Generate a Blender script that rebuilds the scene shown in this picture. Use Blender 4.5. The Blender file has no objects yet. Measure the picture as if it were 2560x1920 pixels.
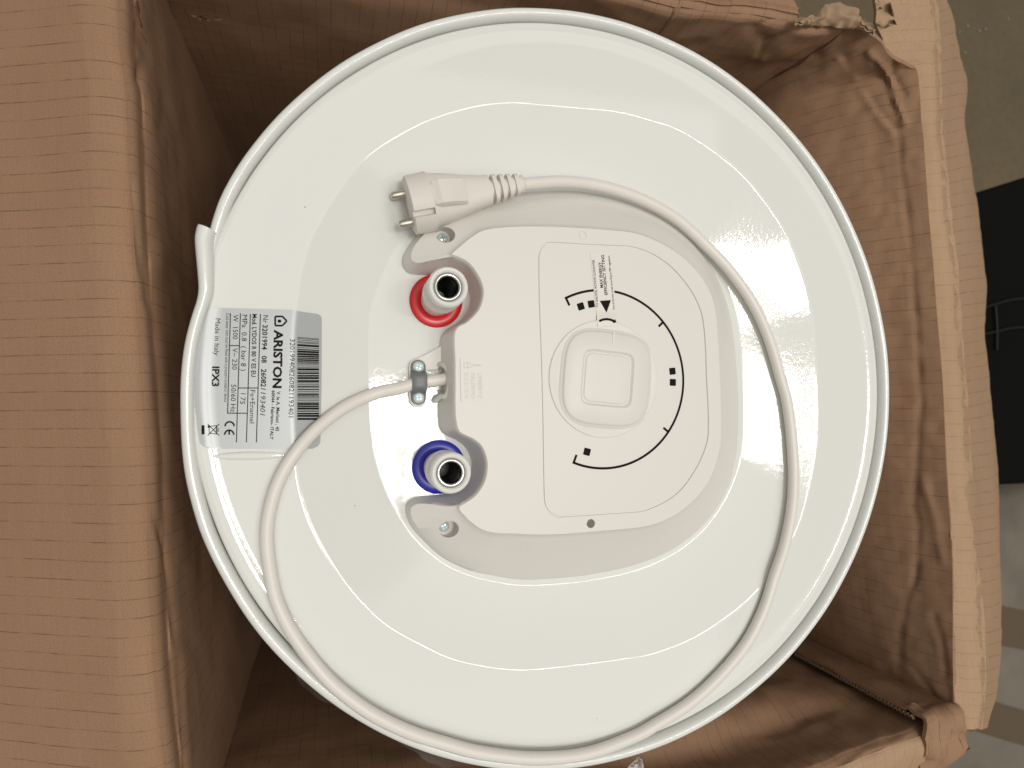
import bpy, bmesh, math, random
from mathutils import Vector, Matrix, noise
from mathutils.geometry import tessellate_polygon
R = math.radians
random.seed(7)
sc = bpy.context.scene
col = sc.collection
ZO = 0.76                     # height of the heater's end cap above the floor
# ------------------------------------------------------------------ camera
F, VX, VY, D = 1550.0, 831.6, 1019.6, 0.3406      # focal length and nadir point in photo pixels, height above cap
CX, CY = -0.14806, -0.01611                        # camera position over the heater, heater axis at 0,0
_d = Vector(((VX-1280)/F, -(VY-960)/F, -1)).normalized()
_zc = -_d
_xc = (Vector((1, 0, 0)) - _zc*_zc.x).normalized()
_yc = _zc.cross(_xc)
MW = Matrix((_xc, _yc, _zc))                       # camera -> world
cd = bpy.data.cameras.new('camera'); cam = bpy.data.objects.new('camera', cd); col.objects.link(cam)
cd.sensor_width = 36; cd.lens = F/2560*36; cd.clip_start = 0.01; cd.clip_end = 60
cd.dof.use_dof = True; cd.dof.focus_distance = 0.365; cd.dof.aperture_fstop = 9.0
m4 = MW.to_4x4(); m4.translation = Vector((CX, CY, D+ZO)); cam.matrix_world = m4
sc.camera = cam
# ------------------------------------------------------------------ light
w = bpy.data.worlds.new('World'); sc.world = w; w.use_nodes = True
bg = w.node_tree.nodes['Background']; bg.inputs[0].default_value = (1.0, 0.97, 0.905, 1); bg.inputs[1].default_value = 0.27
def area(name, loc, sx, sy, power, rot=(0, 0, 0), c=(1, 0.975, 0.915)):
    l = bpy.data.lights.new(name, 'AREA'); l.shape = 'RECTANGLE'; l.size = sx; l.size_y = sy; l.energy = power; l.color = c
    o = bpy.data.objects.new(name, l); col.objects.link(o); o.location = (loc[0], loc[1], loc[2]+ZO); o.rotation_euler = rot
    return o
area('ceiling_lamp', (0.05, -0.17, 2.6), 0.17, 0.56, 10)
area('ceiling_lamp', (0.27, -0.17, 2.6), 0.17, 0.56, 10)
area('ceiling_lamp', (0.95, 0.02, 2.6), 0.62, 0.14, 9)
area('ceiling_fill', (0.3, 0.0, 2.9), 3.6, 3.6, 44)  # added soft fill standing in for light from the unseen ceiling
sc.view_settings.view_transform = 'Standard'; sc.view_settings.look = 'None'
sc.view_settings.exposure = 0.0; sc.view_settings.gamma = 1.0; sc.view_settings.use_curve_mapping = False
sc.cycles.max_bounces = 8

# ------------------------------------------------------------------ pixel -> place
def ray(p):
    return MW @ Vector(((p[0]-1280)/F, -(p[1]-960)/F, -1))
def un(p, z):
    r = ray(p); t = (z-D)/r.z
    return Vector((CX+r.x*t, CY+r.y*t, z))
def crom(pts, n, closed=False):
    """Catmull-Rom through n-dim points, n samples per segment"""
    pts = [tuple(p) for p in pts]; N = len(pts); out = []
    segs = N if closed else N-1
    for i in range(segs):
        if closed:
            a, b, c, d = pts[(i-1) % N], pts[i], pts[(i+1) % N], pts[(i+2) % N]
        else:
            a, b, c, d = pts[max(i-1, 0)], pts[i], pts[i+1], pts[min(i+2, N-1)]
        for k in range(n):
            t = k/n
            out.append(tuple(0.5*(2*q+(r-p)*t+(2*p-5*q+4*r-s)*t*t+(3*q-p-3*r+s)*t**3) for p, q, r, s in zip(a, b, c, d)))
    if not closed: out.append(pts[-1])
    return out
def interp(tab, x):
    if x <= tab[0][0]: return tab[0][1]
    for (a, b), (c, d) in zip(tab, tab[1:]):
        if x <= c: return b+(d-b)*(x-a)/(c-a)
    return tab[-1][1]

# ------------------------------------------------------------------ materials
def mat(name, base=(.8, .8, .8), rough=.5, metal=0, spec=.5, coat=0, alpha=1, trans=0, emis=None):
    m = bpy.data.materials.new(name); m.use_nodes = True
    b = m.node_tree.nodes['Principled BSDF']
    b.inputs['Base Color'].default_value = (*base, 1); b.inputs['Roughness'].default_value = rough
    b.inputs['Metallic'].default_value = metal; b.inputs['Specular IOR Level'].default_value = spec
    b.inputs['Coat Weight'].default_value = coat; b.inputs['Coat Roughness'].default_value = 0.04
    b.inputs['Alpha'].default_value = alpha; b.inputs['Transmission Weight'].default_value = trans
    return m
def nd(m, t, **kw):
    n = m.node_tree.nodes.new(t)
    for k, v in kw.items():
        if k in n.inputs: n.inputs[k].default_value = v
        else: setattr(n, k, v)
    return n
def lk(m, a, b): m.node_tree.links.new(a, b)
def bsdf(m): return m.node_tree.nodes['Principled BSDF']
def ramp(m, fac, stops):
    r = nd(m, 'ShaderNodeValToRGB'); e = r.color_ramp.elements
    while len(e) < len(stops): e.new(0.5)
    for q, (p, c) in zip(e, stops):
        q.position = p; q.color = (c, c, c, 1) if isinstance(c, (int, float)) else (*c, 1)
    lk(m, fac, r.inputs[0]); return r.outputs[0]
def math_(m, op, a, b=None):
    n = nd(m, 'ShaderNodeMath', operation=op)
    for i, v in enumerate((a, b)):
        if v is None: continue
        if isinstance(v, (int, float)): n.inputs[i].default_value = v
        else: lk(m, v, n.inputs[i])
    return n.outputs[0]
def mix(m, fac, a, b, mode='MIX'):
    n = nd(m, 'ShaderNodeMix', data_type='RGBA', blend_type=mode)
    if isinstance(fac, (int, float)): n.inputs[0].default_value = fac
    else: lk(m, fac, n.inputs[0])
    for i, v in ((6, a), (7, b)):
        if isinstance(v, tuple): n.inputs[i].default_value = (*v, 1)
        else: lk(m, v, n.inputs[i])
    return n.outputs[2]
def specks(m, base, dark, scale=55, thr=.035, amount=.75):
    """sparse dust specks over a base colour"""
    tc = nd(m, 'ShaderNodeTexCoord')
    v = nd(m, 'ShaderNodeTexVoronoi', Scale=scale); lk(m, tc.outputs['Object'], v.inputs['Vector'])
    nz = nd(m, 'ShaderNodeTexNoise', Scale=9.0, Detail=2.0); lk(m, tc.outputs['Object'], nz.inputs['Vector'])
    lim = math_(m, 'MULTIPLY', ramp(m, nz.outputs[0], [(.45, 0.0), (.75, 1.0)]), thr*1.6)
    f = math_(m, 'LESS_THAN', v.outputs['Distance'], lim)
    f = math_(m, 'MULTIPLY', f, amount)
    lk(m, mix(m, f, base, dark), bsdf(m).inputs['Base Color'])
    return tc
def bump(m, height, strength, dist):
    b = nd(m, 'ShaderNodeBump', Strength=strength, Distance=dist); lk(m, height, b.inputs['Height'])
    lk(m, b.outputs[0], bsdf(m).inputs['Normal']); return b

M = {}
m = M['paint'] = mat('white_enamel_paint', rough=.055, spec=.5)
tc = specks(m, (.72, .725, .69), (.25, .23, .2), 48, .03)
n1 = nd(m, 'ShaderNodeTexNoise', Scale=330.0, Detail=1.5); lk(m, tc.outputs['Object'], n1.inputs['Vector'])
n2 = nd(m, 'ShaderNodeTexNoise', Scale=900.0, Detail=1.0); lk(m, tc.outputs['Object'], n2.inputs['Vector'])
bump(m, math_(m, 'ADD', n1.outputs[0], math_(m, 'MULTIPLY', n2.outputs[0], .3)), .075, .00035)
m = M['rimpaint'] = mat('white_enamel_rim', (.74, .745, .715), .12)
m = M['plastic'] = mat('cream_white_plastic', rough=.42, spec=.4)
tc = specks(m, (.70, .675, .635), (.3, .27, .22), 60, .028, .6)
n1 = nd(m, 'ShaderNodeTexNoise', Scale=1500.0, Detail=1.0); lk(m, tc.outputs['Object'], n1.inputs['Vector'])
bump(m, n1.outputs[0], .12, .0002)
M['emboss_shade'] = mat('plastic_emboss_shade', (.60, .575, .53), .6)  # cover plastic darkened, painting in the shade of the raised lettering
M['sticker'] = mat('clear_white_sticker', (.71, .68, .64), .3)
m = M['cord'] = mat('white_cord_jacket', rough=.38, spec=.4)
specks(m, (.73, .69, .64), (.3, .25, .22), 70, .05, .6)
M['plug'] = mat('white_plug_plastic', rough=.5, spec=.35)
tc = specks(M['plug'], (.70, .655, .605), (.25, .22, .18), 220, .06, .6)
M['nickel'] = mat('nickel', (.62, .58, .5), .28, 1)
M['zinc'] = mat('zinc_plated_steel', (.74, .80, .80), .25, .45)
M['zinc_shade'] = mat('screw_recess_shade', (.10, .17, .18), .35, .8)  # dark tone painting in the shade of the screw's cross
M['grey'] = mat('grey_nylon', (.16, .165, .17), .45)
M['red'] = mat('red_plastic_ring', (.62, .012, .016), .3)
M['blue'] = mat('blue_plastic_ring', (.018, .022, .36), .3)
m = M['sleeve'] = mat('translucent_white_sleeve', (.78, .77, .73), .3)
bsdf(m).inputs['Subsurface Weight'].default_value = .35; bsdf(m).inputs['Subsurface Radius'].default_value = (.004, .004, .004); bsdf(m).inputs['Subsurface Scale'].default_value = 1.0
M['chrome'] = mat('pipe_steel', (.50, .49, .47), .25, 1)
M['bore'] = mat('bore_shade', (.006, .005, .005), .35)  # near-black paints in the darkness inside the pipe
M['ink'] = mat('black_ink', (.008, .007, .006), .7, spec=.12)
M['inkgrey'] = mat('thin_black_ink', (.05, .05, .05), .5)
m = M['silver'] = mat('silver_foil_label', (.40, .41, .42), .40, .3)
M['film'] = mat('clear_plastic_film', (.75, .72, .70), .12, alpha=.22)
M['beige'] = mat('beige_foam', (.20, .16, .12), .8)

def card(name, c1, c2, line=.75, lines=True):
    m = mat(name, c1, .85, spec=.15)
    tc = nd(m, 'ShaderNodeTexCoord'); uv = tc.outputs['UV']
    big = nd(m, 'ShaderNodeTexNoise', Scale=7.0, Detail=4.0, Roughness=.6); lk(m, uv, big.inputs['Vector'])
    c = mix(m, ramp(m, big.outputs[0], [(.3, 0.0), (.7, 1.0)]), c1, c2)
    fib = nd(m, 'ShaderNodeTexNoise', Scale=1100.0, Detail=3.0, Roughness=.7); lk(m, uv, fib.inputs['Vector'])
    c = mix(m, ramp(m, fib.outputs[0], [(.36, .35), (.5, 0.0)]), c, tuple(x*.55 for x in c1))
    c = mix(m, ramp(m, fib.outputs[0], [(.62, 0.0), (.74, .5)]), c, tuple(min(1, x*1.5) for x in c2))
    st = nd(m, 'ShaderNodeMapping'); st.inputs['Scale'].default_value = (40, 900, 1); lk(m, uv, st.inputs[0])
    grain = nd(m, 'ShaderNodeTexNoise', Scale=1.0, Detail=2.0); lk(m, st.outputs[0], grain.inputs['Vector'])
    c = mix(m, ramp(m, grain.outputs[0], [(.4, .12), (.6, 0.0)]), c, tuple(x*.75 for x in c1))
    if lines:
        sx = nd(m, 'ShaderNodeSeparateXYZ'); lk(m, uv, sx.inputs[0])
        wob = nd(m, 'ShaderNodeTexNoise', Scale=6.0, Detail=2.0); lk(m, uv, wob.inputs['Vector'])
        x = math_(m, 'ADD', sx.outputs[0], math_(m, 'MULTIPLY', wob.outputs[0], .004))
        k = math_(m, 'MULTIPLY', x, 1/.0098)
        fr = math_(m, 'ABSOLUTE', math_(m, 'SUBTRACT', math_(m, 'FRACT', k), .5))
        ln = ramp(m, fr, [(.016, 1.0), (.038, 0.0)])
        # each line is broken up along its length by its own noise
        cell = math_(m, 'FLOOR', k)
        cmb = nd(m, 'ShaderNodeCombineXYZ'); lk(m, math_(m, 'MULTIPLY', cell, 7.31), cmb.inputs[0]); lk(m, math_(m, 'MULTIPLY', sx.outputs[1], 60.0), cmb.inputs[1])
        br = nd(m, 'ShaderNodeTexNoise', Scale=1.0, Detail=3.0, Roughness=.65); lk(m, cmb.outputs[0], br.inputs['Vector'])
        f = math_(m, 'MULTIPLY', ln, ramp(m, br.outputs[0], [(.42, .14), (.60, line)]))
        c = mix(m, f, c, tuple(x*.36 for x in c1))
    lk(m, c, bsdf(m).inputs['Base Color'])
    wv = nd(m, 'ShaderNodeMapping'); wv.inputs['Scale'].default_value = (10, 115, 1); lk(m, uv, wv.inputs[0])
    wn = nd(m, 'ShaderNodeTexNoise', Scale=1.0, Detail=2.0); lk(m, wv.outputs[0], wn.inputs['Vector'])
    h = math_(m, 'ADD', math_(m, 'MULTIPLY', wn.outputs[0], 1.0), math_(m, 'MULTIPLY', fib.outputs[0], .25))
    bump(m, h, .16, .0018)
    return m
M['card'] = card('kraft_inner_liner', (.315, .186, .112), (.36, .217, .134), .72)
M['cardlit'] = card('kraft_lit', (.345, .222, .137), (.385, .252, .158), .75)  # same kraft lightened, painting in the light on the right flap
M['cardbrightlit'] = card('kraft_brightly_lit', (.41, .268, .166), (.46, .305, .193), .45)  # same kraft, lightest copy: light painted into the fold strip and near flap
M['cardtorn'] = card('torn_kraft', (.40, .27, .17), (.24, .17, .11), lines=False)

# ------------------------------------------------------------------ scene-graph helpers
def thing(name, base, label, cat, group=None):
    o = bpy.data.objects.new(name, None); o.empty_display_size = .05; col.objects.link(o)
    o.location = (base[0], base[1], base[2]+ZO); o['label'] = label; o['category'] = cat; o['base'] = tuple(o.location)
    if group: o['group'] = group
    return o
def rootof(p):
    while p.parent: p = p.parent
    return p
def mk(name, bm, material, parent=None, smooth=None, label=None, mats=None):
    """one mesh object; bm holds cap-frame coordinates (z = 0 at the heater's rim)"""
    off = Vector((0, 0, ZO))
    if parent: off = off-Vector(rootof(parent).location)
    bmesh.ops.translate(bm, verts=bm.verts, vec=off)
    me = bpy.data.meshes.new(name); bm.to_mesh(me); bm.free()
    for mm in (mats or [material]): me.materials.append(mm)
    if smooth is not None:
        for p in me.polygons: p.use_smooth = True
        if smooth < 180: me.set_sharp_from_angle(angle=R(smooth))
    o = bpy.data.objects.new(name, me); col.objects.link(o); o.parent = parent
    if label: o['label'] = label
    return o
def rings(bm, rr, closed=True, cap0=False, cap1=False):
    """loft a list of point rings"""
    vs = [[bm.verts.new(p) for p in r] for r in rr]
    n = len(rr[0])
    for a, b in zip(vs, vs[1:]):
        for i in range(n if closed else n-1):
            j = (i+1) % n
            try: bm.faces.new((a[i], a[j], b[j], b[i]))
            except ValueError: pass
    if cap0: bm.faces.new(list(reversed(vs[0])))
    if cap1: bm.faces.new(vs[-1])
    return vs
def lathe(bm, prof, c, n=48, axis=None):
    rr = []
    for r, z in prof:
        rr.append([Vector((c[0]+r*math.cos(2*math.pi*i/n), c[1]+r*math.sin(2*math.pi*i/n), c[2]+z)) for i in range(n)])
    return rings(bm, rr)
def tube(bm, path, rad, n=14, cap=True):
    path = [Vector(p) for p in path]; rr = []; up = Vector((0, 0, 1))
    for i, p in enumerate(path):
        t = (path[min(i+1, len(path)-1)]-path[max(i-1, 0)]).normalized()
        s = t.cross(up); s = s.normalized() if s.length > 1e-4 else Vector((1, 0, 0))
        q = s.cross(t)
        r = rad(i/(len(path)-1)) if callable(rad) else rad
        rr.append([p+s*r*math.cos(2*math.pi*k/n)+q*r*math.sin(2*math.pi*k/n) for k in range(n)])
    return rings(bm, rr, cap0=cap, cap1=cap)
def prism(bm, poly, z0, z1, holes=()):
    """flat polygon (list of Vectors, xy) extruded z0..z1; z may be functions"""
    f0 = z0 if callable(z0) else (lambda x, y: z0); f1 = z1 if callable(z1) else (lambda x, y: z1)
    lo = [bm.verts.new((p[0], p[1], f0(p[0], p[1]))) for p in poly]
    hi = [bm.verts.new((p[0], p[1], f1(p[0], p[1]))) for p in poly]
    n = len(poly)
    for i in range(n):
        j = (i+1) % n; bm.faces.new((lo[i], lo[j], hi[j], hi[i]))
    for t in tessellate_polygon([[Vector((p[0], p[1], 0)) for p in poly]]):
        try: bm.faces.new([hi[k] for k in t]); bm.faces.new([lo[k] for k in reversed(t)])
        except ValueError: pass
def box(bm, c, ax, ay, az):
    c, ax, ay, az = map(Vector, (c, ax, ay, az))
    v = [bm.verts.new(c+ax*i+ay*j+az*k) for k in (-1, 1) for j in (-1, 1) for i in (-1, 1)]
    for f in ((0, 2, 3, 1), (4, 5, 7, 6), (0, 1, 5, 4), (2, 6, 7, 3), (0, 4, 6, 2), (1, 3, 7, 5)): bm.faces.new([v[i] for i in f])
def fixn(bm): bmesh.ops.recalc_face_normals(bm, faces=bm.faces)

# ------------------------------------------------------------------ the heater's end cap as a height field
ZA, ZF = -0.0045, -0.0212           # flat annulus, recessed floor
C1 = [(1040,307),(929.5,373),(877,425),(837,479),(802,535),(779,578),(764.6,613),(747,682),(738.5,740),(731,800),(727,880),(726,960),(728,1050),(732,1128),(738,1192),(747,1238),(773,1316),(805,1379),(843,1440),(877,1486),(935,1547),(979,1579),(1040,1613),(1116,1650),(1202,1671.5),(1304,1681.6),(1434,1670),(1579,1651),(1640,1639),(1756,1590),(1894,1483),(1981,1356),(2016,1267),(2039,1162),(2048,1076),(2046,960),(2041,856),(2030,761),(2004,665),(1967,578),(1900,480),(1842,417),(1767,359),(1698,318),(1640,298),(1544,273),(1434,263),(1344,254.6),(1278,249.4),(1202,256),(1116,278)]
C2 = [(925,890),(930,780),(955,700),(985,640),(1030,570),(1070,528),(1120,503),(1200,481),(1320,469),(1430,467),(1550,489),(1650,534),(1740,605),(1800,690),(1838,790),(1853,920),(1857,1040),(1847,1150),(1816,1236),(1763,1316),(1690,1377),(1595,1421),(1480,1447),(1376,1458),(1300,1460),(1232,1450),(1170,1434),(1113,1408),(1040,1345),(990,1270),(955,1191),(935,1110),(927,1010)]
NT = 720
def polar_table(px, z):
    pts = [un(p, z) for p in crom(px, 12, True)]
    pts = sorted((math.atan2(p.y, p.x) % (2*math.pi), math.hypot(p.x, p.y)) for p in pts)
    pts = [(pts[-1][0]-2*math.pi, pts[-1][1])]+pts+[(pts[0][0]+2*math.pi, pts[0][1])]
    return [interp(pts, 2*math.pi*i/NT) for i in range(NT)]
def smooth_tab(t, k):
    n = len(t); return [sum(t[(i+j) % n] for j in range(-k, k+1))/(2*k+1) for i in range(n)]
T1 = smooth_tab(polar_table(C1, ZA), 3); T2 = smooth_tab(polar_table(C2, ZF), 6)
def tabget(t, a):
    a = (a % (2*math.pi))/(2*math.pi)*NT; i = int(a); f = a-i
    return t[i % NT]*(1-f)+t[(i+1) % NT]*f
_a, _b = 0.05, 0.035                 # rounding at the outer and the inner crease
def _slope(t):
    if t < _a: return 1.0*t/_a
    if t < 1-_b: return 1.0-.10*(t-_a)/(1-_a-_b)
    return .90*(1-t)/_b
_RT = [0.0]
for _i in range(2000): _RT.append(_RT[-1]+_slope((_i+.5)/2000))
_RT = [v/_RT[-1] for v in _RT]
def rampf(t):
    if t <= 0: return 0.0
    if t >= 1: return 1.0
    q = t*2000; i = int(q); return _RT[i]+(_RT[i+1]-_RT[i])*(q-i)
def surf_rt(r, a):
    r1, r2 = tabget(T1, a), tabget(T2, a)
    if r < r1:
        return ZA+(ZF-ZA)*rampf((r1-r)/max(1e-5, r1-r2))
    return interp([(0, ZA), (.2062, ZA), (.2085, ZA+.0002), (.2100, ZA+.0006), (.2120, ZA+.0009), (.2150, ZA+.0008), (.2168, ZA+.0003), (.2179, -.0054), (.2183, -.0085)], r)
def surf(x, y): return surf_rt(math.hypot(x, y), math.atan2(y, x))
def on(p, eps=0.0, fn=None):
    """photo pixel -> point on the cap's surface, eps above it"""
    fn = fn or surf; z = ZA
    for _ in range(14):
        q = un(p, z+eps); z = z*.35+fn(q.x, q.y)*.65
    q = un(p, z+eps); return q

H = thing('water_heater', (0, 0, -.73), 'white round electric water heater standing end-up in the opened brown carton', 'water heater')
# end cap
bm = bmesh.new(); rr = []
radial = [.2183, .2181, .2179, .2174, .2168, .2160, .2150, .2140, .2128, .2120, .2112, .2106, .2100, .2092, .2085, .2074, .2062, .203]
for r in radial: rr.append([Vector((r*math.cos(2*math.pi*i/NT), r*math.sin(2*math.pi*i/NT), surf_rt(r, 2*math.pi*i/NT))) for i in range(NT)])
ts = [-.12, -.04, -.01, 0, .006, .012, .018, .024, .03, .036, .042, .048, .054, .07, .1, .15, .2, .3, .4, .5, .6, .7, .8, .9, .962, .966, .970, .974, .978, .982, .986, .990, .995, 1.0, 1.04]
for t in ts:
    ring = []
    for i in range(NT):
        a = 2*math.pi*i/NT; r1, r2 = T1[i], T2[i]; r = min(r1+(r2-r1)*t, .202)
        ring.append(Vector((r*math.cos(a), r*math.sin(a), surf_rt(r, a))))
    rr.append(ring)
for s in (.8, .5, .2):
    rr.append([Vector((p.x*s, p.y*s, ZF)) for p in rr[len(radial)+len(ts)-1]])
rings(bm, rr, cap1=True); fixn(bm)
mk('end_cap', bm, M['paint'], H, 180)
# pressed ridge beside the rating label
bm = bmesh.new()
A_, B_ = on((534, 1141)), on((722, 1138))
rr = []
for i in range(25):
    t = i/24; p = A_.lerp(B_, t); wd = .0022*math.sin(math.pi*min(1, max(.02, t)))**.5; d = (B_-A_).normalized(); s = Vector((-d.y, d.x, 0))
    rr.append([p+s*wd*math.cos(math.pi*k/8)+Vector((0, 0, .0011*math.sin(math.pi*k/8)*math.sin(math.pi*max(.02, min(.98, t)))**.5-.0002)) for k in range(9)])
rings(bm, rr, closed=False); fixn(bm); mk('pressed_ridge', bm, M['paint'], H, 180)
# drum
bm = bmesh.new()
lathe(bm, [(.2175, -.008), (.2170, -.02), (.2160, -.024), (.2160, -.40), (.2160, -.70), (.210, -.728), (.10, -.73)], (0, 0, 0), 160)
fixn(bm); mk('drum', bm, M['rimpaint'], H, 60)
# rolled rim with its overlapping end
prof = [(-.0016, -.0105), (-.0004, -.0072), (0, -.0045), (-.0002, -.0026), (-.0009, -.0012), (-.0021, -.0003), (-.0035, 0), (-.0049, -.0004), (-.0060, -.0014), (-.0067, -.0032), (-.0070, -.0060), (-.0070, -.009)]
DR = [(160.5, .0022), (161.5, .0026), (164.4, -.0018), (167.3, -.0058), (169.2, -.0078), (172, -.0064), (175.4, -.0050), (179.6, -.0040), (186, -.0028), (193, -.0010), (200, 0), (500, 0), (510, 0), (516, -.0006), (522, -.003), (526, -.005)]
DZ = [(160.5, .0045), (163, .0040), (166, .0030), (169, .0020), (173, .0010), (180, .0004), (188, 0), (505, 0), (513, -.0004), (518, -.0012), (526, -.004)]
WD = [(160.5, 1.38), (164, 1.36), (168, 1.12), (170, 1.0), (180, 1.0), (600, 1.0)]
def smooth_interp(tab, x, wdt): return sum(interp(tab, x+wdt*(k-3)/3) for k in range(7))/7
bm = bmesh.new(); rr = []
th = 160.5
while th <= 526:
    a = R(th); dr = smooth_interp(DR, th, 1.2); dz = smooth_interp(DZ, th, 1.5); wf = interp(WD, th)*.9
    dr += .0003*noise.noise(Vector((math.cos(a)*6, math.sin(a)*6, 2.1)))
    rr.append([Vector(((.225+dr+p*wf)*math.cos(a), (.225+dr+p*wf)*math.sin(a), z*min(wf, 1.15)+dz)) for p, z in prof])
    th += .4 if th < 200 or th > 500 else 1.0
rings(bm, rr, closed=False)
# folded thickness of the loose end
e0 = rr[0]; c0 = sum(e0, Vector())/len(e0)
bm.faces.new([bm.verts.new(p) for p in e0])
fixn(bm); mk('rim', bm, M['rimpaint'], H, 50, label='rolled white rim whose loose end overlaps itself beside the silver label')

# ------------------------------------------------------------------ plastic cover
ZB, ZT = ZF, .005
N_ = None
CV = [((1097,900),N_,(1139,905)),((1094,960),N_,(1139,960)),((1093,1020),N_,(1139,1015)),((1095,1058),N_,(1141,1050)),((1103,1080),N_,(1149,1077)),((1120,1091),N_,(1166,1088)),((1142,1101),N_,(1185,1097)),((1163,1119),N_,(1206,1116)),((1177,1148),N_,(1218,1148)),((1178,1172),N_,(1219,1176)),((1169,1200),N_,(1211,1208)),((1150,1220),N_,(1191,1238)),
((1125,1231),(1155,1256,.0015),(1167,1256)),((1098,1236),(1134,1263,0),(1150,1266)),((1065,1238),(1085,1261,-.003),(1149,1272)),((1035,1244),(1050,1259,-.006),(1152,1278)),((1018,1258),(1031,1266,-.008),(1157,1284)),((1013,1275),(1027,1279,-.009),(1163,1290)),((1018,1297),(1032,1300,-.010),(1170,1298)),((1032,1322),(1047,1322,-.0115),(1180,1306)),((1056,1349),(1068,1345,-.013),(1193,1316)),((1086,1378),(1098,1371,-.014),(1205,1323)),((1122,1403),(1133,1392,-.014),(1222,1329)),((1177,1427),(1190,1405,-.012),(1250,1333)),
((1232,1439),N_,(1290,1334)),((1300,1449),N_,(1335,1336)),((1376,1447),N_,(1400,1335)),((1480,1436),N_,(1493,1328)),((1595,1410),N_,(1584,1320)),((1690,1368),N_,(1640,1309)),((1765,1305),N_,(1690,1286)),((1815,1230),N_,(1737,1248)),((1838,1150),N_,(1775,1197)),((1846,1070),N_,(1799,1120)),((1846,1000),N_,(1803,1040)),((1842,930),N_,(1800,950)),((1835,850),N_,(1796,860)),((1823,779),N_,(1788,775)),((1801,713),N_,(1771,722)),((1770,655),N_,(1740,676)),((1725,598),N_,(1700,638)),((1660,547),N_,(1650,607)),((1590,512),N_,(1590,584)),((1510,488),N_,(1520,575)),((1420,477),N_,(1430,569)),((1320,480),N_,(1330,566)),((1240,489),N_,(1255,569)),
((1175,502),(1185,516,-.012),(1210,576)),((1120,522),(1132,535,-.010),(1185,589)),((1075,548),(1088,560,-.009),(1165,604)),((1045,582),(1058,588,-.008),(1150,617)),((1020,617),(1036,616,-.008),(1140,625)),((1005,645),(1028,636,-.008),(1135,630)),((1007,668),(1031,651,-.007),(1132,632.5)),((1022,684),(1046,657,-.005),(1130,635)),((1050,688),(1080,650,-.002),(1131,636)),((1085,689),(1112,640,.001),(1134,637)),
((1120,692),N_,(1145,641)),((1150,703),N_,(1170,654)),((1168,722),N_,(1192,680)),((1176,748),N_,(1207,712)),((1173,770),N_,(1209,742)),((1160,792),N_,(1197,776)),((1138,811),N_,(1170,805)),((1115,825),N_,(1148,817)),((1102,842),N_,(1138,833)),((1098,868),N_,(1137,865))]
ctl = []
for b, mm, t in CV:
    B3, T3 = un(b, ZB), un(t, ZT)
    if mm: M3 = un(mm[:2], mm[2])
    else: M3 = B3.lerp(T3, .5)
    ctl.append((*B3, *M3, *T3))
cr = crom(ctl, 6, True)
Bs = [Vector(c[0:3]) for c in cr]; Ms = [Vector(c[3:6]) for c in cr]; Ts = [Vector(c[6:9]) for c in cr]
for v in Ts: v.z = ZT
for v in Bs: v.z = ZB
def hor(v):
    q = Vector((v.x, v.y, 0)); return q.normalized() if q.length > 1e-6 else q
n = len(Bs)
# outward direction at the top edge, from the plateau polygon itself
def outn(i):
    t = Ts[(i+2) % n]-Ts[i-2]; return Vector((-t.y, t.x, 0)).normalized()
area2 = sum(Ts[i].x*Ts[(i+1) % n].y-Ts[(i+1) % n].x*Ts[i].y for i in range(n))
sg = -1 if area2 > 0 else 1
O = [outn(i)*sg for i in range(n)]
low = [T+o*.0011+Vector((0, 0, -.0021)) for T, o in zip(Ts, O)]
mid = [T+o*.0005+Vector((0, 0, -.0007)) for T, o in zip(Ts, O)]
top = [T+Vector((0, 0, 0)) for T in Ts]
bm = bmesh.new()
L = [[b+Vector((0, 0, -.002)) for b in Bs], Bs]
for k in (.33, .66): L.append([b.lerp(q, k) for b, q in zip(Bs, Ms)])
L.append(Ms)
for k in (.3, .6, .85): L.append([q.lerp(l, k) for q, l in zip(Ms, low)])
L += [low, mid, top]
vs = rings(bm, L)
PN = [(1346,760),(1345,654),(1347,630),(1356,614),(1377,605),(1452,609),(1539,613),(1574,615),(1606,623),(1639,638),(1676,664),(1708,698),(1734,735),(1752,774),(1760,811),(1765,870),(1767,940),(1771,1010),(1772,1060),(1769,1103),(1752,1151),(1725,1197),(1697,1231),(1660,1257),(1613,1277),(1574,1282),(1487,1288),(1420,1292),(1394,1293),(1371,1281),(1361,1261),(1358,1220),(1354,1047),(1350,900)]
pn = [un(p, ZT) for p in crom(PN, 5, True)]
pc = sum(pn, Vector())/len(pn)
def sc_in(pts, d, z): return [Vector((p.x, p.y, 0))-hor(p-pc)*d+Vector((0, 0, z)) for p in pts]
g = rings(bm, [sc_in(pn, 0, ZT), sc_in(pn, .0002, ZT-.0008), sc_in(pn, .0009, ZT-.0008), sc_in(pn, .0011, ZT)])
def fillp(loops):
    flat = [v for l in loops for v in l]
    for t in tessellate_polygon([[v.co.copy() for v in l] for l in loops]):
        try: bm.faces.new([flat[k] for k in t])
        except ValueError: pass
fillp([vs[-1], g[0]]); fillp([g[-1]]); fillp([vs[0]])
bmesh.ops.remove_doubles(bm, verts=bm.verts, dist=1e-6); fixn(bm)
COV = mk('service_cover', bm, M['plastic'], H, 38, label='matte cream plastic service cover notched round both pipes')
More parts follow.
